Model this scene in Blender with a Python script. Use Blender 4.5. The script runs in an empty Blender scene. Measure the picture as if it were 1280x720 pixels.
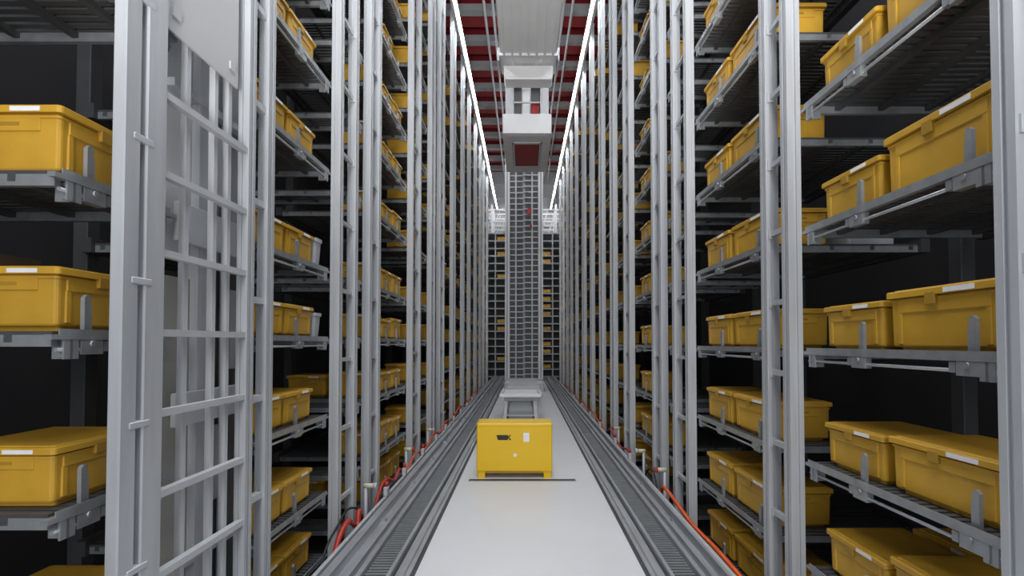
import bpy, math, random
from mathutils import Vector, Matrix
random.seed(7)
S = bpy.context.scene
col = S.collection
S.view_settings.view_transform = 'Standard'
S.view_settings.look = 'None'
S.view_settings.exposure = 0.2
PI = math.pi

# ------------------------------------------------------------------ materials
def mat(name, c, rough=0.5, metal=0.0, var=0.08, scale=6.0, bump=0.0, rnd=0.0, emit=0.0, coat=0.0, stretch=None):
    m = bpy.data.materials.new(name); m.use_nodes = True
    nt = m.node_tree; b = nt.nodes['Principled BSDF']
    tc = nt.nodes.new('ShaderNodeTexCoord'); n = nt.nodes.new('ShaderNodeTexNoise')
    n.inputs['Scale'].default_value = scale; n.inputs['Detail'].default_value = 5
    src = tc.outputs['Object']
    if stretch:
        mp = nt.nodes.new('ShaderNodeMapping'); mp.inputs['Scale'].default_value = stretch
        nt.links.new(src, mp.inputs['Vector']); src = mp.outputs['Vector']
    nt.links.new(src, n.inputs['Vector'])
    r = nt.nodes.new('ShaderNodeValToRGB')
    r.color_ramp.elements[0].position = .3; r.color_ramp.elements[1].position = .7
    r.color_ramp.elements[0].color = tuple(x*(1-var) for x in c)+(1,)
    r.color_ramp.elements[1].color = tuple(min(1, x*(1+var)) for x in c)+(1,)
    nt.links.new(n.outputs['Fac'], r.inputs['Fac'])
    out = r.outputs['Color']
    if rnd:
        oi = nt.nodes.new('ShaderNodeObjectInfo'); mr = nt.nodes.new('ShaderNodeMapRange')
        mr.inputs['To Min'].default_value = 1-rnd; mr.inputs['To Max'].default_value = 1+rnd
        nt.links.new(oi.outputs['Random'], mr.inputs['Value'])
        hs = nt.nodes.new('ShaderNodeHueSaturation')
        nt.links.new(mr.outputs['Result'], hs.inputs['Value']); nt.links.new(out, hs.inputs['Color'])
        out = hs.outputs['Color']
    nt.links.new(out, b.inputs['Base Color'])
    b.inputs['Roughness'].default_value = rough; b.inputs['Metallic'].default_value = metal
    if coat: b.inputs['Coat Weight'].default_value = coat
    if emit:
        b.inputs['Emission Color'].default_value = tuple(c)+(1,); b.inputs['Emission Strength'].default_value = emit
    if bump:
        bp = nt.nodes.new('ShaderNodeBump'); bp.inputs['Strength'].default_value = bump; bp.inputs['Distance'].default_value = .01
        nt.links.new(n.outputs['Fac'], bp.inputs['Height']); nt.links.new(bp.outputs['Normal'], b.inputs['Normal'])
    return m
M = dict(
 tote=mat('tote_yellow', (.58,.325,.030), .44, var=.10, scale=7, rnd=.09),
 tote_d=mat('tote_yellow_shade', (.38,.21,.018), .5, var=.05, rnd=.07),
 agv=mat('cart_yellow', (.80,.50,.004), .38, var=.02, scale=3),
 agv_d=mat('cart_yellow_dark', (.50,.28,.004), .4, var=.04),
 steel=mat('painted_steel', (.47,.49,.52), .45, .2, .10, 5, stretch=(3,3,.35)),
 steel_l=mat('light_steel', (.52,.54,.57), .45, .15, .07, 5),
 galv=mat('galvanised', (.34,.36,.38), .42, .55, .15, 14),
 deck=mat('shelf_deck', (.10,.103,.108), .5, .5, .15, 9),
 alu=mat('rail_aluminium', (.48,.50,.53), .35, .6, .12, 8, stretch=(2,.3,2)),
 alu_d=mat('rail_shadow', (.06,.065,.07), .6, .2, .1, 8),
 belt=mat('belt_ridge', (.27,.29,.31), .4, .5, .1, 9),
 floor=mat('lane_floor', (.66,.67,.695), .4, 0, .03, 1.3),
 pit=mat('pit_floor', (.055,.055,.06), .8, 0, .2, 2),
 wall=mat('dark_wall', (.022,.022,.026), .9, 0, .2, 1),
 dark=mat('dark_steel', (.06,.062,.068), .6, .2, .1, 4),
 endw=mat('end_wall', (.55,.57,.59), .8, 0, .08, 1),
 ceil=mat('ceiling_grey', (.15,.135,.14), .8, 0, .15, 1),
 red=mat('beam_red', (.26,.016,.023), .5, 0, .15, 2),
 redl=mat('panel_red', (.30,.012,.016), .5, 0, .08, 2),
 white=mat('white_paint', (.80,.81,.83), .45, 0, .03, 2),
 grey=mat('housing_grey', (.52,.53,.55), .45, .1, .04, 2),
 card=mat('label_white', (.82,.83,.85), .6, 0, .03, 30),
 panel=mat('panel_grey', (.36,.38,.405), .5, .1, .05, 2),
 panel_b=mat('panel_beige', (.31,.305,.285), .6, 0, .06, 2),
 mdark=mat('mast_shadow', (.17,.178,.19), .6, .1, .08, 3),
 black=mat('black_plastic', (.012,.012,.013), .5, 0, .1, 10),
 hose=mat('orange_hose', (.65,.09,.012), .4, 0, .08, 10),
 hose_r=mat('red_hose', (.42,.03,.02), .4, 0, .08, 10),
 beige=mat('beige_pipe', (.55,.52,.40), .5, 0, .06, 10),
 board=mat('cardboard', (.10,.065,.045), .8, 0, .15, 12),
 greyt=mat('grey_tote', (.42,.44,.46), .5, 0, .08, 6),
 lamp=mat('lamp_tube', (.95,.98,1.0), .5, 0, 0, 1, emit=85.0),
)

# ------------------------------------------------------------------ mesh builder
class MB:
    def __init__(s): s.v=[]; s.f=[]; s.m=[]; s.s=[]
    def add(s, vs, fs, mi=0, sm=False):
        o=len(s.v); s.v += [tuple(p) for p in vs]
        for f in fs: s.f.append(tuple(i+o for i in f)); s.m.append(mi); s.s.append(sm)
    def box(s, x0,x1,y0,y1,z0,z1, mi=0, c=0.0):
        x0,x1=min(x0,x1),max(x0,x1); y0,y1=min(y0,y1),max(y0,y1); z0,z1=min(z0,z1),max(z0,z1)
        if c<=0:
            vs=[(x,y,z) for z in (z0,z1) for (x,y) in ((x0,y0),(x1,y0),(x1,y1),(x0,y1))]
            s.add(vs,[(3,2,1,0),(4,5,6,7),(0,1,5,4),(1,2,6,5),(2,3,7,6),(3,0,4,7)],mi)
        else:
            cx,cy,hx,hy=(x0+x1)/2,(y0+y1)/2,(x1-x0)/2,(y1-y0)/2
            s.loft([(hx-c,hy-c,z0,c),(hx,hy,z0+c,c),(hx,hy,z1-c,c),(hx-c,hy-c,z1,c)],mi,cx,cy,1)
    def loft(s, loops, mi=0, cx=0, cy=0, seg=3, sm=False):
        n=(seg+1)*4; vs=[]
        for (hx,hy,z,r) in loops:
            r=min(r,hx,hy)
            for q,(sx,sy) in enumerate(((1,1),(-1,1),(-1,-1),(1,-1))):
                for k in range(seg+1):
                    a=q*PI/2+k*PI/2/seg
                    vs.append((cx+sx*(hx-r)+r*math.cos(a), cy+sy*(hy-r)+r*math.sin(a), z))
        fs=[]
        for i in range(len(loops)-1):
            for k in range(n):
                a=i*n+k; b=i*n+(k+1)%n
                fs.append((a,b,b+n,a+n))
        fs.append(tuple(range(n-1,-1,-1))); fs.append(tuple(range((len(loops)-1)*n,len(loops)*n)))
        s.add(vs,fs,mi,sm)
    def prism(s, poly, z0, z1, mi=0):
        n=len(poly)
        vs=[(x,y,z0) for x,y in poly]+[(x,y,z1) for x,y in poly]
        fs=[(k,(k+1)%n,(k+1)%n+n,k+n) for k in range(n)]+[tuple(range(n-1,-1,-1)),tuple(range(n,2*n))]
        s.add(vs,fs,mi)
    def prism_y(s, poly, y0, y1, mi=0):
        n=len(poly)
        vs=[(x,y0,z) for x,z in poly]+[(x,y1,z) for x,z in poly]
        fs=[((k+1)%n,k,k+n,(k+1)%n+n) for k in range(n)]+[tuple(range(n)),tuple(range(2*n-1,n-1,-1))]
        s.add(vs,fs,mi)
    def tube(s, pts, r, n=10, mi=0):
        pts=[Vector(p) for p in pts]; vs=[]
        for i,p in enumerate(pts):
            d=(pts[min(i+1,len(pts)-1)]-pts[max(i-1,0)]).normalized()
            up=Vector((0,0,1)) if abs(d.z)<.9 else Vector((1,0,0))
            a=d.cross(up).normalized(); b=a.cross(d).normalized()
            for k in range(n):
                t=2*PI*k/n; vs.append(p+r*(math.cos(t)*a+math.sin(t)*b))
        fs=[]
        for i in range(len(pts)-1):
            for k in range(n):
                a=i*n+k; b=i*n+(k+1)%n; fs.append((b,a,a+n,b+n))
        s.add(vs,fs,mi,True)
        o=len(s.v)-len(vs)
        s.f += [tuple(o+k for k in range(n)), tuple(o+len(vs)-1-k for k in range(n))]; s.m += [mi,mi]; s.s += [False,False]
    def bar(s, a, b, w, h, mi=0):
        a=Vector(a); b=Vector(b); d=(b-a).normalized()
        up=Vector((0,0,1)) if abs(d.z)<.95 else Vector((0,1,0))
        u=d.cross(up).normalized()*w/2; v=u.cross(d).normalized()*h/2
        vs=[p+q for p in (a,b) for q in (-u-v,u-v,u+v,-u+v)]
        s.add(vs,[(0,1,2,3),(7,6,5,4),(0,4,5,1),(1,5,6,2),(2,6,7,3),(3,7,4,0)],mi)
    def build(s, name, mats, parent=None, loc=None):
        me=bpy.data.meshes.new(name); me.from_pydata(s.v,[],s.f)
        if not isinstance(mats,(list,tuple)): mats=[mats]
        for m in mats: me.materials.append(m)
        me.polygons.foreach_set('material_index', s.m); me.polygons.foreach_set('use_smooth', s.s)
        me.update()
        o=bpy.data.objects.new(name, me); col.objects.link(o)
        if parent: o.parent=parent
        if loc: o.location=loc
        return o
def smooth_path(pts, k=6):
    P=[Vector(p) for p in pts]; out=[]
    for i in range(len(P)-1):
        p0=P[max(i-1,0)];p1=P[i];p2=P[i+1];p3=P[min(i+2,len(P)-1)]
        for j in range(k):
            t=j/k
            out.append(.5*((2*p1)+(p2-p0)*t+(2*p0-5*p1+4*p2-p3)*t*t+(3*p1-p0-3*p2+p3)*t**3))
    out.append(P[-1]); return out
def tag(o,label,cat,group=None):
    o['label']=label; o['category']=cat
    if group: o['group']=group
    return o
def empty(name, loc=(0,0,0)):
    o=bpy.data.objects.new(name,None); col.objects.link(o); o.location=loc; o.empty_display_size=.1; return o
def struct(o): o['kind']='structure'; return o
def copy_tree(root):
    c=root.copy(); col.objects.link(c)
    for ch in root.children:
        d=ch.copy(); col.objects.link(d); d.parent=c
        for g in ch.children:
            e=g.copy(); col.objects.link(e); e.parent=d
    return c
ORD=['','first','second','third','fourth','fifth','sixth','seventh','eighth','ninth','tenth','eleventh','twelfth','thirteenth','fourteenth','fifteenth','sixteenth','seventeenth','eighteenth','nineteenth','twentieth']
def ordn(n):
    if n<=20: return ORD[n]
    t={2:'twenty',3:'thirty',4:'forty',5:'fifty'}[n//10]
    return {2:'twentieth',3:'thirtieth',4:'fortieth',5:'fiftieth'}[n//10] if n%10==0 else t+'-'+ORD[n%10]
F=640.0; EYE=1.6
def px(x,y,z): return 655+F*x/y, 428-F*(z-EYE)/y
def inview(x0,x1,y0,y1,z0,z1,m=25):
    ps=[px(x,y,z) for x in (x0,x1) for y in (max(y0,.3),y1) for z in (z0,z1)]
    return max(p[0] for p in ps)>-m and min(p[0] for p in ps)<1280+m and max(p[1] for p in ps)>-m and min(p[1] for p in ps)<720+m
YEND=23.6; PIT=-.7; TOP=9.0

# ------------------------------------------------------------------ setting
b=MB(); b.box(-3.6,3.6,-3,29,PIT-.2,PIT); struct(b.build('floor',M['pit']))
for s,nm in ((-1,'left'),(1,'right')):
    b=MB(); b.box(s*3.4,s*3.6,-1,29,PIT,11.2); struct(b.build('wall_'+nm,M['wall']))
b=MB(); b.box(-3.6,3.6,28,28.2,PIT,11.2)
for k in range(14): b.box(-3.4,3.4,27.95,28,PIT+.6+.8*k,PIT+.68+.8*k)
struct(b.build('wall_back',M['endw']))
b=MB(); b.box(-3.6,3.6,5,28.2,11.2,11.4)
struct(b.build('ceiling',M['ceil']))
b=MB(); b.box(-.75,.835,-2,YEND+.6,PIT,0); struct(b.build('floor_lane',M['floor']))
b=MB(); b.box(-.64,.60,5.93,6.02,0.001,.006); b.box(-.63,.59,5.95,6.0,.006,.007,1)  # thin grey plate topped by a black strip, laid across the lane
tag(b.build('floor_strip',[M['galv'],M['black']]),'narrow dark strip across the pale floor under the yellow cart','floor channel')

# ------------------------------------------------------------------ guide tracks
def track(s, nm):
    base=.85 if s>0 else .765
    root=empty('guide_track',(0,0,PIT))
    tag(root,f'long grey guide track with ridged belt along the {nm} edge of the lane','track')
    L0,L1=-1.5,YEND
    def X(a): return s*a
    def part(name,fn,m):
        q=MB(); fn(q); o=q.build(name,m,root); o.location=(0,0,-PIT); return o
    e=base
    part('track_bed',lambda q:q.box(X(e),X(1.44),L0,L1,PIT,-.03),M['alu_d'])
    def rail(x0,x1,h):
        w=x1-x0
        return [(X(x0),-.03),(X(x1),-.03),(X(x1),0),(X(x1-w*.3),0),(X(x1-w*.3),h),(X(x0+w*.3),h),(X(x0+w*.3),0),(X(x0),0)]
    def pr(q,poly):
        if s<0: poly=poly[::-1]
        q.prism_y(poly,L0,L1)
    part('inner_rail',lambda q:(pr(q,rail(e+.02,e+.12,.03))),M['alu'])
    part('belt_rail',lambda q:(pr(q,[(X(e+.135),-.03),(X(e+.16),-.03),(X(e+.16),.04),(X(e+.135),.04)])),M['alu'])
    def ridges(q):
        y=L0
        while y<L1:
            q.box(X(e+.165),X(e+.325),y,y+.022,-.03,.012); y+=.045 if y<9 else .09
    part('ridged_belt',ridges,M['belt'])
    part('belt_rail',lambda q:(pr(q,[(X(e+.33),-.03),(X(e+.36),-.03),(X(e+.36),.045),(X(e+.33),.045)])),M['alu'])
    part('middle_rail',lambda q:(pr(q,rail(e+.375,e+.45,.05))),M['alu'])
    part('outer_rail',lambda q:(pr(q,rail(e+.465,1.38,.075))),M['alu'])
    part('cable_lip',lambda q:(pr(q,[(X(1.40),-.03),(X(1.43),-.03),(X(1.43),.03),(X(1.40),.03)])),M['steel'])
    def joints(q):
        y=2.2
        while y<YEND:
            q.box(X(e+.47),X(1.385),y,y+.05,-.02,.02); y+=1.2
    part('joint_plates',joints,M['galv'])
track(-1,'left'); track(1,'right')

# ------------------------------------------------------------------ rack frames
PW=.08
def groove_post(q,s,yc,x0=1.55,x1=1.63,w=PW,z0=PIT+.012,z1=TOP,mi=0):
    y0,y1=yc-w/2,yc+w/2; g=.010; d=.012
    p=[(x0,y0),(x0+.028,y0),(x0+.028,y0+d),(x0+.052,y0+d),(x0+.052,y0),(x1,y0),(x1,y1),(x0,y1),(x0,yc+g),(x0+d,yc+g),(x0+d,yc-g),(x0,yc-g)]
    p=[(s*a,b_) for a,b_ in p]
    q.prism(p if s>0 else p[::-1],z0,z1,mi)
RF=[(1.30,1.64),(3.03,3.30),(4.89,5.32),(5.83,6.18),(7.55,7.95),(8.9,9.2),(10.2,10.55)]
LF=[(4.33,4.73),(5.18,5.49),(7.14,7.66),(8.6,8.9),(9.5,9.95)]
y=11.75; k=0
while y<YEND-.5: RF.append((y,y+(.26,.40,.24)[k%3])); y+=(1.55,1.95,1.7)[k%3]; k+=1
y=11.2; k=0
while y<YEND-.5: LF.append((y,y+(.36,.24,.28)[k%3])); y+=(1.85,1.5,1.9)[k%3]; k+=1
for s,nm,lst in ((-1,'left',LF),(1,'right',RF)):
    for i,(ya,yb) in enumerate(lst):
        lab=f'light grey ladder frame of the {nm} rack, {ordn(i+1)} from the front'
        if s<0 and i==0: lab='light grey ladder frame just behind the lattice tower on the left'
        elif s<0: lab=f'light grey ladder frame of the left rack, {ordn(i+1)} behind the lattice tower'
        ym=(ya+yb)/2
        if yb<10.6:
            root=empty('rack_ladder',(s*1.59,ym,PIT))
            def ch(name,q,m):
                o=q.build(name,m,root); o.location=(-s*1.59,-ym,-PIT); return o
            for yc in (ya,yb):
                q=MB(); groove_post(q,s,yc); ch('post',q,M['steel'])
                q=MB(); q.box(s*1.51,s*1.63,yc-.07,yc+.07,PIT,PIT+.012); ch('base_plate',q,M['galv'])
            z=PIT+.35; k=0; proto=None
            st=.44 if yb<4 else .60
            while z<TOP-.1:
                if proto is None:
                    q=MB(); q.box(s*1.575,s*1.605,ya+PW/2,yb-PW/2,z-.016,z+.016); q.box(s*1.560,s*1.60,yb-PW/2-.010,yb-PW/2,z-.03,z+.03)
                    proto=ch('rung',q,M['steel'])
                else:
                    o=proto.copy(); col.objects.link(o); o.parent=root; o.location=(-s*1.59,-ym,-PIT+k*st)
                k+=1; z+=st
            tag(root,lab,'rack ladder','ladder frames along the aisle')
        else:
            q=MB()
            for yc in (ya,yb):
                groove_post(q,s,yc); q.box(s*1.51,s*1.63,yc-.07,yc+.07,PIT,PIT+.012)
            z=PIT+.35
            while z<TOP-.1:
                q.box(s*1.585,s*1.605,ya+PW/2,yb-PW/2,z-.015,z+.015); z+=.7
            tag(q.build('rack_ladder',M['steel']),lab,'rack ladder','ladder frames along the aisle')
    proto=None
    for j,yc in enumerate([1.55,3.2,5.1,6.0,7.75,9.05,10.4]+[11.8+2.7*k for k in range(5)]):
        if proto is None:
            q=MB(); q.box(s*2.70,s*2.79,-.05,.05,PIT,TOP,0,.006); proto=o=q.build('support_column',M['dark'])
        else: o=proto.copy(); col.objects.link(o)
        o.location=(0,yc,0); tag(o,f'dark square column in the shadow at the back of the {nm} rack','column',f'rear columns of the {nm} rack')

# ------------------------------------------------------------------ shelves
LEV=[-.20,.33,.92,1.56,2.26,2.98,3.70,4.41,5.12,5.83,6.54,7.25,7.96]
LEVL=[-.14,.37,1.00,1.64,2.21,3.04,3.78,4.48,5.18,5.88,6.58,7.28,7.98]
EI=3
def levname(k):
    d=k-EI
    if d==0: return 'shelf at eye level'
    return f'{ordn(abs(d))} shelf {"above" if d>0 else "below"} eye level'
RS=[(1.76,2.96),(3.42,4.82),(5.40,5.76),(6.26,7.48),(8.03,8.83),(9.27,10.13)]
LS=[(1.80,2.35),(3.14,4.26),(4.80,5.11),(5.57,7.06),(7.74,8.53),(8.97,9.43)]
RS.append((10.62,11.68)); LS.append((10.02,11.13))
for fr,sg,i0 in ((RF,RS,7),(LF,LS,5)):
    for i in range(i0,len(fr)):
        nx=fr[i+1][0]-.07 if i+1<len(fr) else YEND+.3
        if nx-fr[i][1]>.5: sg.append((fr[i][1]+.07,nx))
RT=[(1.80,.58,'T'),(2.42,.46,'s'),(3.52,.62,'t'),(4.20,.54,'t')]
LT=[(1.85,.46,'s'),(3.16,.46,'s'),(3.64,.46,'s')]
for (lst,segs) in ((RT,RS),(LT,LS)):
    for a,b_ in segs[2:]:
        n=int((b_-a)/.45)
        if n<1: continue
        p=(b_-a)/n
        for k in range(n): lst.append((a+.02+k*p,min(.52,p-.040),'r'))
def shelf_deck(q,s,a,b_,step):
    y=a
    while y<b_-.01:
        q.box(s*1.66,s*2.64,y,min(y+step*.62,b_),-.012,0); y+=step
    for xx in (1.80,2.05,2.32,2.58): q.box(s*xx,s*(xx+.03),a,b_,-.04,-.012)
def shelf_front(q,s,a,b_):
    q.box(s*1.632,s*1.660,a-.03,b_+.03,-.030,-.012); q.box(s*1.632,s*1.637,a,b_,-.012,.008)
def shelf_end(q,s,yy): q.box(s*1.662,s*2.64,yy-.012,yy+.012,-.055,-.013)
def shelf_back(q,s,a,b_): q.box(s*2.64,s*2.70,a-.03,b_+.03,-.06,.03)
def blade(q,s,yc):
    x0,x1=1.646,1.668
    q.box(s*(x0-.012),s*x1,yc-.05,yc+.05,-.085,-.031)
    q.box(s*(x0-.010),s*(x1-.006),yc+.055,yc+.085,-.075,-.034)
    p=[(yc-.017,-.033),(yc+.017,-.033),(yc+.017,.09),(yc+.012,.10),(yc+.012,.128),(yc+.004,.140),(yc-.006,.140),(yc-.017,.128)]
    vs=[(s*(x1-.016),u,w) for u,w in p]+[(s*x1,u,w) for u,w in p]; n=len(p)
    q.add(vs,[(k,(k+1)%n,(k+1)%n+n,k+n) for k in range(n)]+[tuple(range(n-1,-1,-1)),tuple(range(n,2*n))])
    q.tube([(s*1.640,yc,-.045),(s*1.628,yc,-.045)],.012,8)
def end_bracket(q,s,yc):
    q.box(s*1.634,s*1.70,yc-.006,yc+.006,-.10,-.031); q.box(s*1.634,s*1.642,yc-.03,yc+.03,-.10,-.031)
    q.tube([(s*1.66,yc-.02,-.085),(s*1.66,yc+.02,-.085)],.010,8)
for s,nm,segs,lev,tl in ((-1,'left',LS,LEVL,LT),(1,'right',RS,LEV,RT)):
    cnt={}
    for (a,b_) in segs:
        proto=None
        for k,z in enumerate(lev):
            x0,x1=sorted((s*1.63,s*2.6))
            if not inview(x0,x1,a,b_,z-.1,z+.05,30): continue
            cnt[k]=cnt.get(k,0)+1
            lab=f'slotted grey steel shelf, {nm} rack, {levname(k)}, {ordn(cnt[k])} section from the front'
            if proto is None:
                if a<9:
                    root=empty('rack_shelf',(0,0,0))
                    q=MB(); shelf_deck(q,s,a,b_,.052); q.build('deck',M['deck'],root)
                    q=MB(); shelf_front(q,s,a,b_); q.build('front_rail',M['galv'],root)
                    for yy in (a+.012,b_-.012):
                        q=MB(); shelf_end(q,s,yy); q.build('end_rail',M['galv'],root)
                    for yy in (a+.05,b_-.05):
                        q=MB(); end_bracket(q,s,yy); q.build('end_bracket',M['galv'],root)
                    q=MB(); q.tube([(s*1.647,a,-.066),(s*1.647,b_,-.066)],.008,8); q.build('front_rod',M['alu'],root)
                    q=MB(); shelf_back(q,s,a,b_); q.build('back_rail',M['dark'],root)
                    for (ty,tL,tk) in tl:
                        if a<=ty<b_:
                            q=MB(); blade(q,s,ty+.09); q.build('stop_blade',M['galv'],root)
                else:
                    q=MB(); shelf_deck(q,s,a,b_,.11); shelf_back(q,s,a,b_)
                    n0=len(q.f); shelf_front(q,s,a,b_)
                    for i in range(n0,len(q.f)): q.m[i]=1
                    root=q.build('rack_shelf',[M['deck'],M['galv']])
                proto=root
            else: root=copy_tree(proto)
            root.location=(0,0,z); tag(root,lab,'shelf','slotted shelves of the racks')

# ------------------------------------------------------------------ totes
D=.42
def t_body(q,L,h,mi=0):
    hx,hy=D/2,L/2
    q.loft([(hx-.034,hy-.044,0,.012),(hx-.032,hy-.042,.018,.012),(hx-.016,hy-.016,.020,.014),(hx-.013,hy-.013,.027,.014),(hx-.010,hy-.010,h*.80,.014),(hx-.005,hy-.005,h*.803,.014),(hx-.005,hy-.005,h*.838,.014)],mi)
def t_rib(q,L,h,mi=0):
    hx=D/2
    q.box(hx-.03,hx-.0055,-L*.40,L*.40,h*.62,h*.82,mi,.003)
    for yy in (-L*.38,L*.38): q.box(hx-.03,hx-.0065,yy-.012,yy+.012,.03,h*.63,mi,.003)
    for sy in (-1,1): q.box(-.13,.13,sy*(L/2-.03),sy*(L/2-.0055),h*.62,h*.82,mi,.003)
def t_lid(q,L,h,mi=0):
    hx,hy=D/2,L/2
    q.loft([(hx-.016,hy-.016,h*.839,.012),(hx-.016,hy-.016,h*.866,.012),(hx+.006,hy+.006,h*.870,.014),(hx+.006,hy+.006,h*.960,.014),(hx+.002,hy+.002,h*.976,.014),(hx-.014,hy-.014,h*.978,.014),(hx-.018,hy-.018,h*.997,.014),(hx-.022,hy-.022,h,.014)],mi)
def t_latch(q,L,h,y,mi=0):
    q.box(D/2-.014,D/2+.0075,y-.028,y+.028,h*.72,h*.91,mi,.003)
def t_card(q,L,h,mi=0): q.box(D/2-.010,D/2+.0072,L*.06,L*.31,h*.880,h*.952,mi)
def t_endlabel(q,L,h,mi=0):
    q.box(.03,.14,-L/2-.0072,-L/2+.006,h*.884,h*.950,mi)
def t_handle(q,L,h,sy,mi=0):
    q.box(-.055,.055,sy*(L/2-.014),sy*(L/2-.0045),h*.70,h*.75,mi)
protos={}
def make_tote(L,h,s):
    key=(round(L,3),h,s)
    if key in protos: return copy_tree(protos[key])
    r=empty('storage_tote')
    q=MB(); t_body(q,L,h); t_rib(q,L,h); q.build('body',M['tote'],r)
    q=MB(); t_lid(q,L,h); q.build('lid',M['tote'],r)
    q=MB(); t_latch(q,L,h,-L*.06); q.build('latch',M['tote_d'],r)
    q=MB(); t_card(q,L,h); q.build('label_card',M['card'],r)
    if s<0: q=MB(); t_endlabel(q,L,h); q.build('label_card',M['card'],r)
    for sy in (-1,1):
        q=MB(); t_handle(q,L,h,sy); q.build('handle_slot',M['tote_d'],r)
    protos[key]=r; return r
def tote_single(q,L,h):
    t_body(q,L,h,0); t_lid(q,L,h,0); t_latch(q,L,h,-L*.06,1); t_card(q,L,h,2)
def make_far(L,h):
    key=(round(L,3),h,'f')
    if key in protos:
        o=protos[key].copy(); col.objects.link(o); return o
    q=MB(); tote_single(q,L,h); o=q.build('storage_tote',[M['tote'],M['tote_d'],M['card']]); protos[key]=o; return o
HT={'T':.295,'t':.275,'s':.24}
cand=[]
for s,nm,segs,lev,tl in ((-1,'left',LS,LEVL,LT),(1,'right',RS,LEV,RT)):
    for k,z in enumerate(lev):
        n=0; nr=0
        for j,(ty,tL,tk) in enumerate(tl):
            kind=tk if tk!='r' else random.choice('ts')
            x0,x1=sorted((s*1.69,s*2.11)); h=HT[kind]
            if kind=='T' and k==3: h=HT['t']
            if kind=='T' and k==2: h=.255
            if s<0 and j==0 and k==4: h=.262
            if s<0 and j==0 and k==2: h=.225
            skip = (ty>5 and random.random()<(.14 if ty<8 else (.26 if k<8 else .42)))
            if inview(x0,x1,ty,ty+tL,z,z+h) and not skip:
                n+=1
                w='low' if kind=='s' else 'tall'
                cand.append(dict(s=s,y=ty+tL/2,L=tL,h=h,z=z,x=1.90,lab=f'{w} yellow tote, {nm} rack, {levname(k)}, {ordn(n)} from the front',d=ty))
            if ty<6.2 and k<=3 and random.random()<.13 and j>0:
                x0,x1=sorted((s*2.17,s*2.59))
                if inview(x0,x1,ty,ty+tL,z,z+HT['s'],0):
                    nr+=1
                    cand.append(dict(s=s,y=ty+tL/2,L=.46 if tL>.46 else tL,h=.24,z=z,x=2.38,lab=f'rear-row yellow tote, {nm} rack, {levname(k)}, {ordn(nr)} from the front',d=ty+1.5))
cand.sort(key=lambda c:c['d'])
stuff=MB()
for i,c in enumerate(cand):
    jit=random.uniform(-.002,.002); rz=(0 if c['s']<0 else PI)+math.radians(random.uniform(-.3,.3))
    if i<300:
        o=make_tote(c['L'],c['h'],c['s']) if c['d']<7.6 else make_far(c['L'],c['h'])
        o.location=(c['s']*c['x'],c['y']+jit,c['z']+.0005); o.rotation_euler=(0,0,rz)
        tag(o,c['lab'],'tote','yellow totes on the rack shelves')
    else:
        q=MB(); tote_single(q,c['L'],c['h'])
        m=Matrix.Translation((c['s']*c['x'],c['y'],c['z']+.0005))@Matrix.Rotation(rz,4,'Z')
        o=len(stuff.v); stuff.v+=[tuple(m@Vector(p)) for p in q.v]; stuff.f+=[tuple(a+o for a in f) for f in q.f]; stuff.m+=q.m; stuff.s+=q.s
if stuff.v:
    o=stuff.build('distant_totes',[M['tote'],M['tote_d'],M['card']]); tag(o,'small distant yellow totes filling both racks near the far end','totes'); o['kind']='stuff'

def carton(name,x,y,z,w,l,h,m,lab,cat):
    q=MB()
    q.loft([(w/2-.012,l/2-.012,0,.02),(w/2,l/2,h*.86,.02),(w/2+.008,l/2+.008,h*.88,.02),(w/2+.008,l/2+.008,h,.02),(w/2-.012,l/2-.012,h,.02),(w/2-.02,l/2-.02,h-.02,.02)] if cat!='carton' else
           [(w/2,l/2,0,.004),(w/2,l/2,h-.004,.004),(w/2-.004,l/2-.004,h,.004)])
    if cat=='carton': q.box(-.03,.03,-l/2-.001,l/2+.001,h*.55,h+.001)
    tag(q.build(name,m,loc=(x,y,z+.0005)),lab,cat)
# ------------------------------------------------------------------ lattice tower on the left
T=empty('lift_tower',(-1.6,2.5,PIT)); tag(T,'light grey lattice lift tower standing in front of the left rack','lift tower')
def tp(name,q,m):
    o=q.build(name,m,T); o.location=(1.6,-2.5,-PIT); return o
def tpost(y0,y1,x0=1.50,x1=1.56,m='steel'):
    q=MB(); g=.008; ym=(y0+y1)/2; d=.010; xm=(x0+x1)/2
    p=[(x0,y0),(xm-.008,y0),(xm-.008,y0+d),(xm+.008,y0+d),(xm+.008,y0),(x1,y0),(x1,y1),(x0,y1),(x0,ym+g),(x0+d,ym+g),(x0+d,ym-g),(x0,ym-g)]
    q.prism([(-a,b_) for a,b_ in p][::-1],PIT,TOP); tp('post',q,M[m])
q=MB(); q.box(-1.55,-1.50,1.905,1.99,PIT,TOP,0,.006); tp('post',q,M['steel'])
q=MB(); q.box(-1.55,-1.53,1.99,2.02,PIT,TOP); tp('web',q,M['panel'])
q=MB(); q.box(-1.55,-1.50,2.02,2.135,PIT,TOP,0,.006); tp('post',q,M['steel'])
tpost(2.77,2.84); tpost(2.98,3.06)
for z in [PIT+.3+.56*k for k in range(17)]:
    q=MB(); q.box(-1.535,-1.497,1.95,2.06,z-.014,z+.014,0,.004); tp('tie',q,M['steel_l'])
    q=MB(); q.box(-1.555,-1.515,2.84,2.98,z-.018,z+.018); tp('tie',q,M['steel_l'])
for z in [PIT+.33+.335*k for k in range(28)]:
    if z>2.8 and z<4.6: continue
    q=MB(); q.box(-1.54,-1.505,2.135,2.77,z-.015,z+.015); tp('rung',q,M['steel_l'])
for yy in (2.33,2.54,2.66):
    q=MB(); q.box(-1.57,-1.541,yy-.014,yy+.014,PIT,TOP); tp('mullion',q,M['steel_l'])
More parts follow.
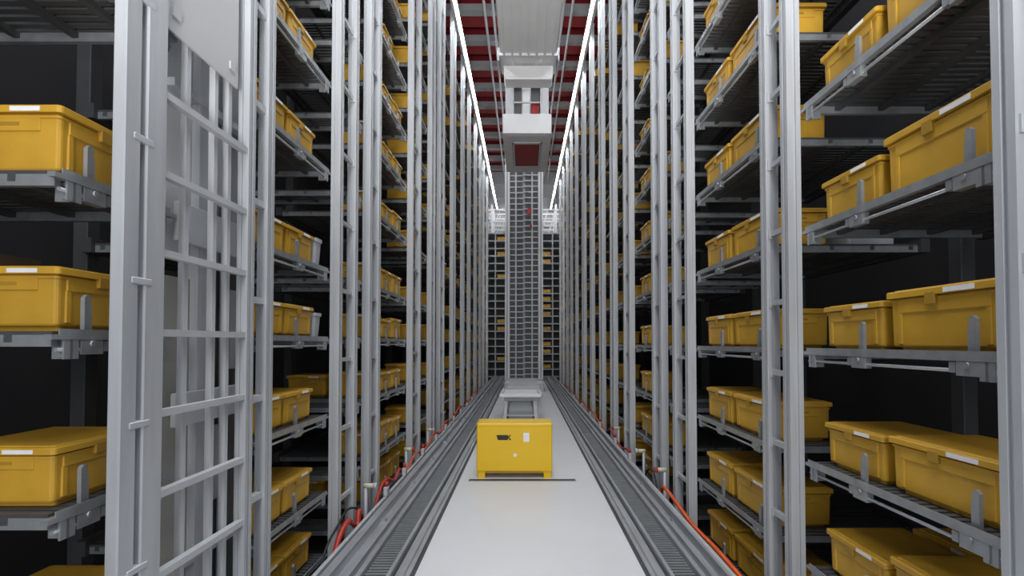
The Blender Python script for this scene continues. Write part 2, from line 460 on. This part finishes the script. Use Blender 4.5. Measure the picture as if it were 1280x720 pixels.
q=MB(); q.box(-1.535,-1.5255,2.15,2.70,2.95,5.0); q.box(-1.5255,-1.519,2.19,2.24,3.02,3.06); q.box(-1.5255,-1.519,2.62,2.67,3.02,3.06); tp('upper_panel',q,M['grey'])
q=MB(); q.box(-1.72,-1.70,2.40,2.60,2.02,8.7); tp('back_panel',q,M['grey'])
q=MB(); q.box(-1.72,-1.70,2.40,2.60,PIT,1.92); tp('back_panel',q,M['panel_b'])
q=MB(); q.box(-1.72,-1.66,2.60,2.67,PIT,8.7); tp('back_post',q,M['steel'])
q=MB(); q.box(-1.73,-1.71,2.67,3.05,PIT,2.02); tp('back_panel',q,M['dark'])  # dark sheet standing in for the shade inside the lower tower
q=MB(); q.box(-1.73,-1.71,2.67,3.05,2.02,8.7); tp('back_panel',q,M['panel'])
q=MB(); q.box(-1.70,-1.68,2.92,3.02,1.45,1.9); tp('cover_plate',q,M['panel'])
q=MB(); q.box(-1.70,-1.68,2.72,2.84,2.35,2.75); tp('cover_plate',q,M['grey'])
q=MB(); q.box(-1.70,-1.68,2.72,2.84,.75,1.15); tp('cover_plate',q,M['panel'])
q=MB(); q.box(-1.705,-1.67,2.86,2.89,PIT,8.7); tp('back_post',q,M['steel'])
q=MB(); q.box(-1.655,-1.625,2.40,3.05,2.08,2.27,0,.004); tp('cross_plate',q,M['steel_l'])
q=MB(); q.box(-1.655,-1.625,2.40,3.05,1.20,1.36,0,.004); tp('cross_plate',q,M['steel_l'])
for z in (.5,2.82): 
    q=MB(); q.box(-1.70,-1.655,2.40,3.05,z,z+.04); tp('cross_plate',q,M['steel'])

# ------------------------------------------------------------------ top rails and lamps
for s,nm in ((-1,'left'),(1,'right')):
    r=empty('strip_light',(s*1.44,10,8.8)); tag(r,f'long white strip light running along the top of the {nm} rack','strip light')
    y0=-8.5 if s>0 else -6.5; y1=27.4-10
    q=MB(); q.box(-s*.016,s*.045,y0,y1,.012,.08); q.build('housing',M['panel'],r)
    q=MB(); q.box(-.012,.012,y0+.05,y1-.05,-.010,.012); q.build('diffuser',M['lamp'],r)
    for k in range(8):
        yb=y0+.4+3.1*k
        q=MB(); q.box(-s*.01,s*.10,yb-.03,yb+.03,.181,.192); q.box(-s*.01,s*.002,yb-.03,yb+.03,.08,.181); q.build('bracket',M['steel'],r)
    q=MB(); q.box(s*1.49,s*1.549,1.2 if s>0 else 3.08,25.3,8.75,8.98)
    tag(q.build('tie_beam',M['panel']),f'grey steel beam tying the tops of the {nm} rack ladders','beam')

# ------------------------------------------------------------------ yellow cart
C=empty('yellow_cart',(-.113,6.25,0)); tag(C,'boxy bright yellow cart standing on the pale aisle floor','cart')
w=.445
q=MB(); q.loft([(w-.004,.186,.085,.015),(w,.19,.091,.015),(w,.19,.598,.015),(w-.003,.187,.601,.015),(w-.003,.187,.606,.015)],0); q.build('body',M['agv'],C)
q=MB(); q.loft([(w+.001,.191,.606,.015),(w+.001,.191,.634,.015),(w-.004,.186,.642,.015),(w-.012,.178,.645,.015)],0); q.build('lid',M['agv'],C)
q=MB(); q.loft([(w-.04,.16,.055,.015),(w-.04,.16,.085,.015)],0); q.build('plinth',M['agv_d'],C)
for sx in (-1,1):
    for sy in (-1,1):
        q=MB(); q.loft([(.045,.045,0,.01),(.045,.045,.06,.01),(.055,.052,.09,.01)],0,sx*(w-.055),sy*.135); q.build('foot',M['agv'],C)
q=MB(); 
q.box(-.195,-.075,-.1925,-.188,.45,.508); q.add([(-.212,-.1925,.508),(-.195,-.1925,.45),(-.195,-.1925,.508)],[(0,1,2)])
q.add([(-.075,-.1925,.475),(-.055,-.1925,.45),(-.035,-.1925,.45),(-.062,-.1925,.482),(-.038,-.1925,.508),(-.055,-.1925,.508),(-.075,-.1925,.492)],[(0,1,2,3,4,5,6)]); q.build('dark_mark',M['black'],C)
q=MB(); q.box(.105,.175,-.1925,-.188,.43,.535); q.build('white_sticker',M['card'],C)
q=MB(); q.box(-.01,.03,-.192,-.188,.255,.29); q.build('white_sticker',M['card'],C)

# ------------------------------------------------------------------ transfer table + crane
R=empty('transfer_table',(-.07,10.9,0)); tag(R,'low pale flat-topped transfer table standing behind the yellow cart','table')
q=MB(); q.loft([(.40,.55,.49,.03),(.43,.58,.500,.03),(.43,.58,.545,.03),(.41,.56,.555,.03)],0); q.build('tabletop',M['white'],R)
for sx in (-1,1):
    q=MB(); q.box(sx*.37-.02,sx*.37+.02,-.5,.5,.555,.58); q.build('side_guide',M['steel_l'],R)
q=MB(); q.box(-.34,.34,-.47,.47,.41,.49); q.build('underframe',M['panel'],R)
for sx in (-1,1):
    for sy in (-1,1):
        q=MB(); q.bar((sx*.29,sy*.40,.42),(sx*.32,sy*.44,0),.065,.065); q.build('leg',M['grey'],R)
q=MB(); q.loft([(.25,.34,.0,.03),(.26,.35,.20,.03),(.22,.30,.41,.03)],0); q.build('drive_unit',M['panel'],R)
q=MB(); q.box(-.30,.30,-.44,-.41,.10,.13); q.build('cross_bar',M['steel_l'],R)
R2=empty('roller_bench',(-.02,14.2,0)); tag(R2,'low pale bench between the transfer table and the crane mast','bench')
q=MB(); q.box(-.40,.40,-1.6,1.6,.44,.50,0,.01); q.build('bench_top',M['grey'],R2)
for sx in (-1,1):
    for sy in (-1,1):
        q=MB(); q.box(sx*.34-.03,sx*.34+.03,sy*1.4-.03,sy*1.4+.03,0,.44); q.build('leg',M['steel'],R2)

K=empty('stacker_crane',(0,18,0)); tag(K,'tall grey stacker crane mast with ladder rungs at the end of the lane','crane')
q=MB(); q.loft([(.66,1.0,.0,.05),(.66,1.0,.26,.05),(.60,.9,.34,.05)],0,0,-.3); q.build('base',M['grey'],K)
for sx in (-1,1):
    q=MB(); q.box(sx*.67,sx*.50,-.14,.14,.3,8.6,0,.01); q.build('column',M['white'],K)
    q=MB(); q.box(sx*.61,sx*.57,-.16,-.14,.35,8.6); q.build('column_rail',M['panel'],K)
    q=MB(); q.box(sx*.31,sx*.26,-.12,.05,.3,8.6); q.build('guide_bar',M['grey'],K)
q=MB(); q.box(-.50,.50,.26,.28,.3,8.6); q.build('back_sheet',M['mdark'],K)  # dark grey sheet imitating the shade inside the mast lattice
proto=None
for k in range(40):
    if proto is None:
        z=.45
        q=MB(); q.box(-.50,-.03,-.11,-.06,z,z+.035); q.box(.03,.50,-.11,-.06,z+.03,z+.065)
        q.bar((-.03,-.085,z+.017),(.03,-.085,z+.048),.05,.034)
        proto=q.build('rung',M['grey'],K)
    else:
        o=proto.copy(); col.objects.link(o); o.parent=K; o.location=(0,0,.20*k)
q=MB(); q.box(-.04,.04,-.05,.0,.3,8.6); q.build('chain_guide',M['panel'],K)
q=MB(); q.box(.12,.25,-.2,-.1,6.1,6.3,0,.01); q.build('signal_lamp',M['hose_r'],K)
q=MB(); q.box(.2,.28,-.2,-.1,5.6,5.72,0,.01); q.build('signal_lamp',M['hose_r'],K)

H=empty('crane_head',(.08,14.5,6.94)); tag(H,'white boxy crane head with red underside panel hanging below the duct','crane head')
q=MB(); q.loft([(.50,1.35,-.0,.02),(.63,1.5,.02,.03),(.63,1.5,.51,.03),(.60,1.47,.53,.03)],0); q.build('housing',M['white'],H)
q=MB(); q.box(-.34,.34,-.85,.85,-.02,0.0,0,.004); q.build('underside_panel',M['redl'],H)
for sx in (-1,1):
    q=MB(); q.box(sx*.36,sx*.40,-.95,.95,-.03,0); q.build('panel_frame',M['steel_l'],H)
for sy in (-1,1):
    q=MB(); q.box(-.40,.40,sy*.87,sy*.95,-.03,0); q.build('panel_frame',M['steel_l'],H)
for sx in (-1,1):
    q=MB(); q.box(sx*.38,sx*.56,-1.38,1.2,.53,2.3,0,.01); q.build('side_housing',M['grey'],H)
    q=MB(); q.box(sx*.34,sx*.38,-1.36,-1.30,.53,2.2); q.build('hanger',M['steel_l'],H)
q=MB(); q.box(-.38,.38,.4,.46,.53,2.3); q.build('back_plate',M['grey'],H)
for zz in (.86,1.30):
    q=MB(); q.box(-.38,.38,-1.37,-1.34,zz,zz+.04); q.build('cage_bar',M['steel'],H)
q=MB(); q.box(-.14,.10,-1.2,-.8,.53,2.2,0,.03); q.build('drive_box',M['white'],H)
q=MB(); q.box(.12,.31,-1.30,-1.27,.55,.92,0,.004); q.build('red_plate',M['redl'],H)

B=empty('overhead_duct',(.10,8,8.0)); tag(B,'wide white overhead duct running under the ceiling above the lane','duct')
q=MB(); q.loft([(.60,4.1,0,.03),(.635,4.14,.03,.03),(.635,4.14,1.3,.03),(.60,4.1,1.33,.03)],0); q.build('casing',M['white'],B)
for xx in (-.54,-.36,-.18,0,.18,.36,.54):
    q=MB(); q.box(xx-.025,xx+.025,-4,4.0,-.045,0); q.build('edge_rib',M['white'],B)
for k in range(4):
    q=MB(); q.box(-.65,.65,-3.4+2.2*k,-3.37+2.2*k,-.047,1.34); q.build('strap',M['white'],B)
for sx in (-1,1):
    q=MB(); q.box(sx*.66,sx*.70,3.4,4.1,-.05,.25,0,.006); q.build('end_lip',M['grey'],B)
q=MB(); q.loft([(.54,.20,-.34,.03),(.56,.22,-.30,.03),(.58,.24,-.048,.03)],0,0,3.86); q.build('end_collar',M['white'],B)
for k in range(3):
    for sx in (-1,1):
        q=MB(); q.box(sx*.55-.02,sx*.55+.02,-3.2+3.0*k,-3.16+3.0*k,1.33,3.2); q.build('hanger',M['steel'],B)

proto=None
for k in range(12):
    yb=11.2+1.35*k
    if proto is None:
        q=MB(); q.box(-3.3,3.3,-.06,.06,10.5,11.08); q.box(-3.3,3.3,-.24,.24,10.42,10.5); q.box(-3.3,3.3,-.22,.22,11.08,11.199); proto=o=q.build('ceiling_beam',M['red'])
    else: o=proto.copy(); col.objects.link(o)
    o.location=(0,yb,0); tag(o,'dark red steel beam crossing under the ceiling above the aisle','beam','red ceiling beams')
proto=None
for k in range(11):
    yb=11.875+1.35*k
    if proto is None:
        q=MB(); q.box(-3.3,3.3,-.12,.12,10.22,10.27); q.box(-3.3,3.3,-.12,-.10,10.27,10.40); q.box(-3.3,3.3,.10,.12,10.27,10.40)
        for xx in (-2.4,-.8,.8,2.4): q.box(xx-.012,xx+.012,-.012,.012,10.27,11.199)
        proto=o=q.build('cable_tray',M['panel'])
    else: o=proto.copy(); col.objects.link(o)
    o.location=(0,yb,0); tag(o,'thin grey cable tray hung crosswise between the red ceiling beams','cable tray','grey ceiling trays')
for i,xx in enumerate((-1.0,-.78,1.0,1.22)):
    q=MB(); q.tube([(xx,9.5,10.05),(xx,27,10.05)],.035,8)
    for yy in (11.875,15.925,19.975): q.box(xx-.008,xx+.008,yy-.008,yy+.008,10.05,10.219)
    tag(q.build('ceiling_pipe',M['grey']),f'thin grey pipe running lengthwise under the ceiling, {ORD[i+1]} from the left','pipe','grey ceiling pipes')
proto=None
for yb in (25.5,26.4,27.4):
    if proto is None:
        q=MB()
        for z in (7.0,7.6,8.2): q.box(-3.2,3.2,-.04,.04,z,z+.08)
        for k in range(16): q.bar((-3.2+.4*k,0,7.05),(-3.0+.4*k,0,7.65),.04,.04); q.bar((-3.0+.4*k,0,7.65),(-2.8+.4*k,0,8.25),.04,.04)
        for k in range(5): q.box(-3.2+1.6*k-.05,-3.2+1.6*k+.05,-.05,.05,PIT,8.5)
        proto=o=q.build('steel_truss',M['white'])
    else: o=proto.copy(); col.objects.link(o)
    o.location=(0,yb,0); tag(o,'white lattice steel truss at the far end above the end rack','truss','far end trusses')
# end rack
E=empty('end_rack',(0,24.6,PIT)); tag(E,'dark shelving rack closing off the far end of the aisle','rack')
for xx in (-1.9,-1.36,-.4,.4,1.36,1.9):
    q=MB(); q.box(xx-.03,xx+.03,-.3,-.24,0,7.6); q.build('post',M['panel'],E)
for k in range(21):
    q=MB(); q.box(-1.9,1.9,-.2,.45,.3+.36*k,.33+.36*k); q.box(-1.9,1.9,-.24,-.2,.28+.36*k,.34+.36*k); q.build('shelf',M['panel'],E)
q=MB(); q.box(-1.95,1.95,.5,.55,0,7.7); q.build('back_sheet',M['dark'],E)
proto=None
for k in range(2,20):
    for xx in (-1.08,1.08):
        if random.random()<(.6 if xx<0 else .35): continue
        if proto is None:
            q=MB(); tote_single(q,.42,.17); proto=o=q.build('storage_tote',[M['tote'],M['tote_d'],M['card']])
        else: o=proto.copy(); col.objects.link(o)
        sd='left' if xx<0 else 'right'
        o.location=(xx,24.66,PIT+.351+.36*k); o.rotation_euler=(0,0,-PI/2)
        tag(o,f'tiny yellow tote in the end rack {sd} of the crane mast, {ordn(k-1)} level from bottom','tote','totes in the end rack')

carton('grey_tote',2.36,3.66,2.26,.34,.42,.30,M['greyt'],'grey open tote behind yellow totes beside the second right ladder','tote')
carton('grey_tote',-1.86,4.195,2.21,.34,.12,.24,M['greyt'],'slim grey bin beside yellow totes, left rack, first shelf above eye level','bin')
carton('grey_tote',-1.86,4.195,1.64,.34,.12,.20,M['greyt'],'slim grey bin beside yellow totes, left rack, shelf at eye level','bin')
carton('carton',-2.38,2.08,1.64,.40,.46,.33,M['board'],'dark brown carton behind the yellow tote at the left edge','carton')

# ------------------------------------------------------------------ hoses and pipes
def hose(name,pts,r,m,lab,cat='hose'):
    q=MB(); q.tube(smooth_path(pts),r,10); return tag(q.build(name,m),lab,cat)
hose('orange_hose',[(1.465,2.2,-.0),(1.47,3.2,.0),(1.46,3.9,.03),(1.47,4.5,.01),(1.475,5.0,.05),(1.47,5.35,.08),(1.475,5.5,.04),(1.475,5.6,-.15)],.018,M['hose'],'thick orange hose lying beside the right track near the camera')
hose('red_hose',[(1.465,7.0,-.05),(1.47,7.3,.08),(1.465,7.7,.02),(1.47,8.2,.05),(1.465,8.7,.12),(1.465,9.0,.06),(1.47,9.3,-.05)],.014,M['hose_r'],'thin red hose snaking beside the right track farther back')
hose('orange_hose',[(1.47,9.45,-.1),(1.465,9.7,.08),(1.475,10.2,.03),(1.465,10.8,.12),(1.475,11.6,.02),(1.465,12.6,.12),(1.475,14,.03),(1.465,16,.12),(1.47,19,.05)],.014,M['hose'],'long thin orange hose running along the right track into the distance')
hose('red_hose',[(-1.475,3.95,-.15),(-1.47,4.1,.04),(-1.455,4.25,.12),(-1.465,4.4,.06),(-1.455,4.5,.00),(-1.47,4.6,.10),(-1.48,4.75,-.1)],.022,M['hose_r'],'red hose loop beside the left track in front of the ladder frame')
hose('dark_cable',[(-1.52,3.75,-.2),(-1.515,3.95,.02),(-1.52,4.2,.10),(-1.52,4.45,.16),(-1.515,4.75,.05),(-1.52,4.93,-.2)],.010,M['black'],'thin black cable arching behind the red hose loop on the left','cable')
hose('red_hose',[(-1.47,4.95,-.15),(-1.465,5.2,.08),(-1.47,5.5,.14),(-1.46,5.8,.05),(-1.47,6.1,.10),(-1.475,6.4,-.1)],.016,M['hose_r'],'second red hose loop farther along the left track')
hose('dark_cable',[(1.505,5.75,-.2),(1.50,5.9,.06),(1.505,6.1,.10),(1.50,6.3,.02),(1.505,6.48,-.2)],.011,M['black'],'thin black cable sagging beside the right track behind the orange hose','cable')
hose('orange_hose',[(-1.475,6.45,-.08),(-1.465,6.55,.02),(-1.465,7.0,.10),(-1.475,7.5,.0),(-1.47,8.0,.06),(-1.46,8.5,.12),(-1.475,9.0,.02),(-1.465,9.6,.12),(-1.475,10.6,.03),(-1.46,11.6,.14),(-1.475,13,.03),(-1.46,15,.12),(-1.47,18,.06)],.015,M['hose'],'long thin orange hose running along the left track into the distance')
for i,(s,yy) in enumerate([(1,5.62),(1,6.6),(1,8.35),(-1,5.0),(-1,6.7),(-1,8.2)]):
    r=empty('pipe_stub',(s*1.535,yy,PIT)); nm='right' if s>0 else 'left'
    q=MB(); q.tube([(0,0,0),(0,0,.93)],.018,10); q.build('riser',M['steel'],r)
    q=MB(); q.tube([(s*.02,0,.91),(-s*.08,0,.91)],.024,12); q.build('elbow',M['beige'],r)
    q=MB(); q.tube([(-s*.08,0,.91),(-s*.11,0,.91)],.03,12); q.build('cap',M['steel_l'] if i%2 else M['hose_r'],r)
    tag(r,f'pale pipe stub with round cap beside the {nm} track, {ordn(i%3+1)} from the front','pipe','pipe stubs beside the tracks')
cn={-1:0,1:0}
for i,(s,yy) in enumerate([(-1,5.3),(-1,6.1),(-1,7.2),(-1,8.3),(-1,9.3),(-1,10.4),(-1,11.5),(-1,12.7),(-1,14),(1,6.9),(1,8.0),(1,9.6),(1,11),(1,12.6),(1,14.5)]):
    q=MB(); nm='right' if s>0 else 'left'; cn[s]+=1
    q.box(-.022,.022,-.04,.04,0,.09,0,.006); q.tube([(0,0,.09),(0,0,.14)],.02,10,1)
    tag(q.build('sensor',[M['steel_l'],M['hose_r']],loc=(s*1.415,yy,.0302)),f'small sensor with red cap on the {nm} track, {ordn(cn[s])} from the front','sensor','track sensors')

# ------------------------------------------------------------------ light
W=bpy.data.worlds.new('world'); S.world=W; W.use_nodes=True
W.node_tree.nodes['Background'].inputs[0].default_value=(.85,.91,1,1); W.node_tree.nodes['Background'].inputs[1].default_value=.5
def area(nm,loc,rot,sx,sy,p,c=(1,1,1),spread=180):
    l=bpy.data.lights.new(nm,'AREA'); l.shape='RECTANGLE'; l.size=sx; l.size_y=sy; l.energy=p; l.color=c; l.spread=math.radians(spread)
    o=bpy.data.objects.new(nm,l); col.objects.link(o); o.location=loc; o.rotation_euler=rot
area('hall_lamp',(0,-6.5,4.2),(math.radians(86),0,0),2.2,6.0,320,(1,.98,.94))
area('duct_fill_light',(0,-2.6,1.0),(math.radians(130),0,0),1.4,1.0,110,(1,.99,.97),60)  # added uplight behind the camera, only to brighten the duct's underside
area('overhead_lamp',(0,1.5,8.4),(0,0,0),1.6,6.0,320,(.98,.99,1))
area('end_fill_light',(0,18.5,4.5),(math.radians(90),0,0),.7,6.0,40,(1,.97,.92))  # unseen fill added behind the mast to brighten the end rack

# ------------------------------------------------------------------ camera
cam=bpy.data.cameras.new('camera'); co=bpy.data.objects.new('camera',cam); col.objects.link(co); S.camera=co
cam.sensor_width=36; cam.lens=18
p=math.radians(1.3)
co.location=(0,0,EYE); co.rotation_euler=(PI/2+p,0,0)
cam.shift_x=-15/1280; cam.shift_y=(68-640*math.tan(p))/1280
cam.clip_start=.05; cam.clip_end=200
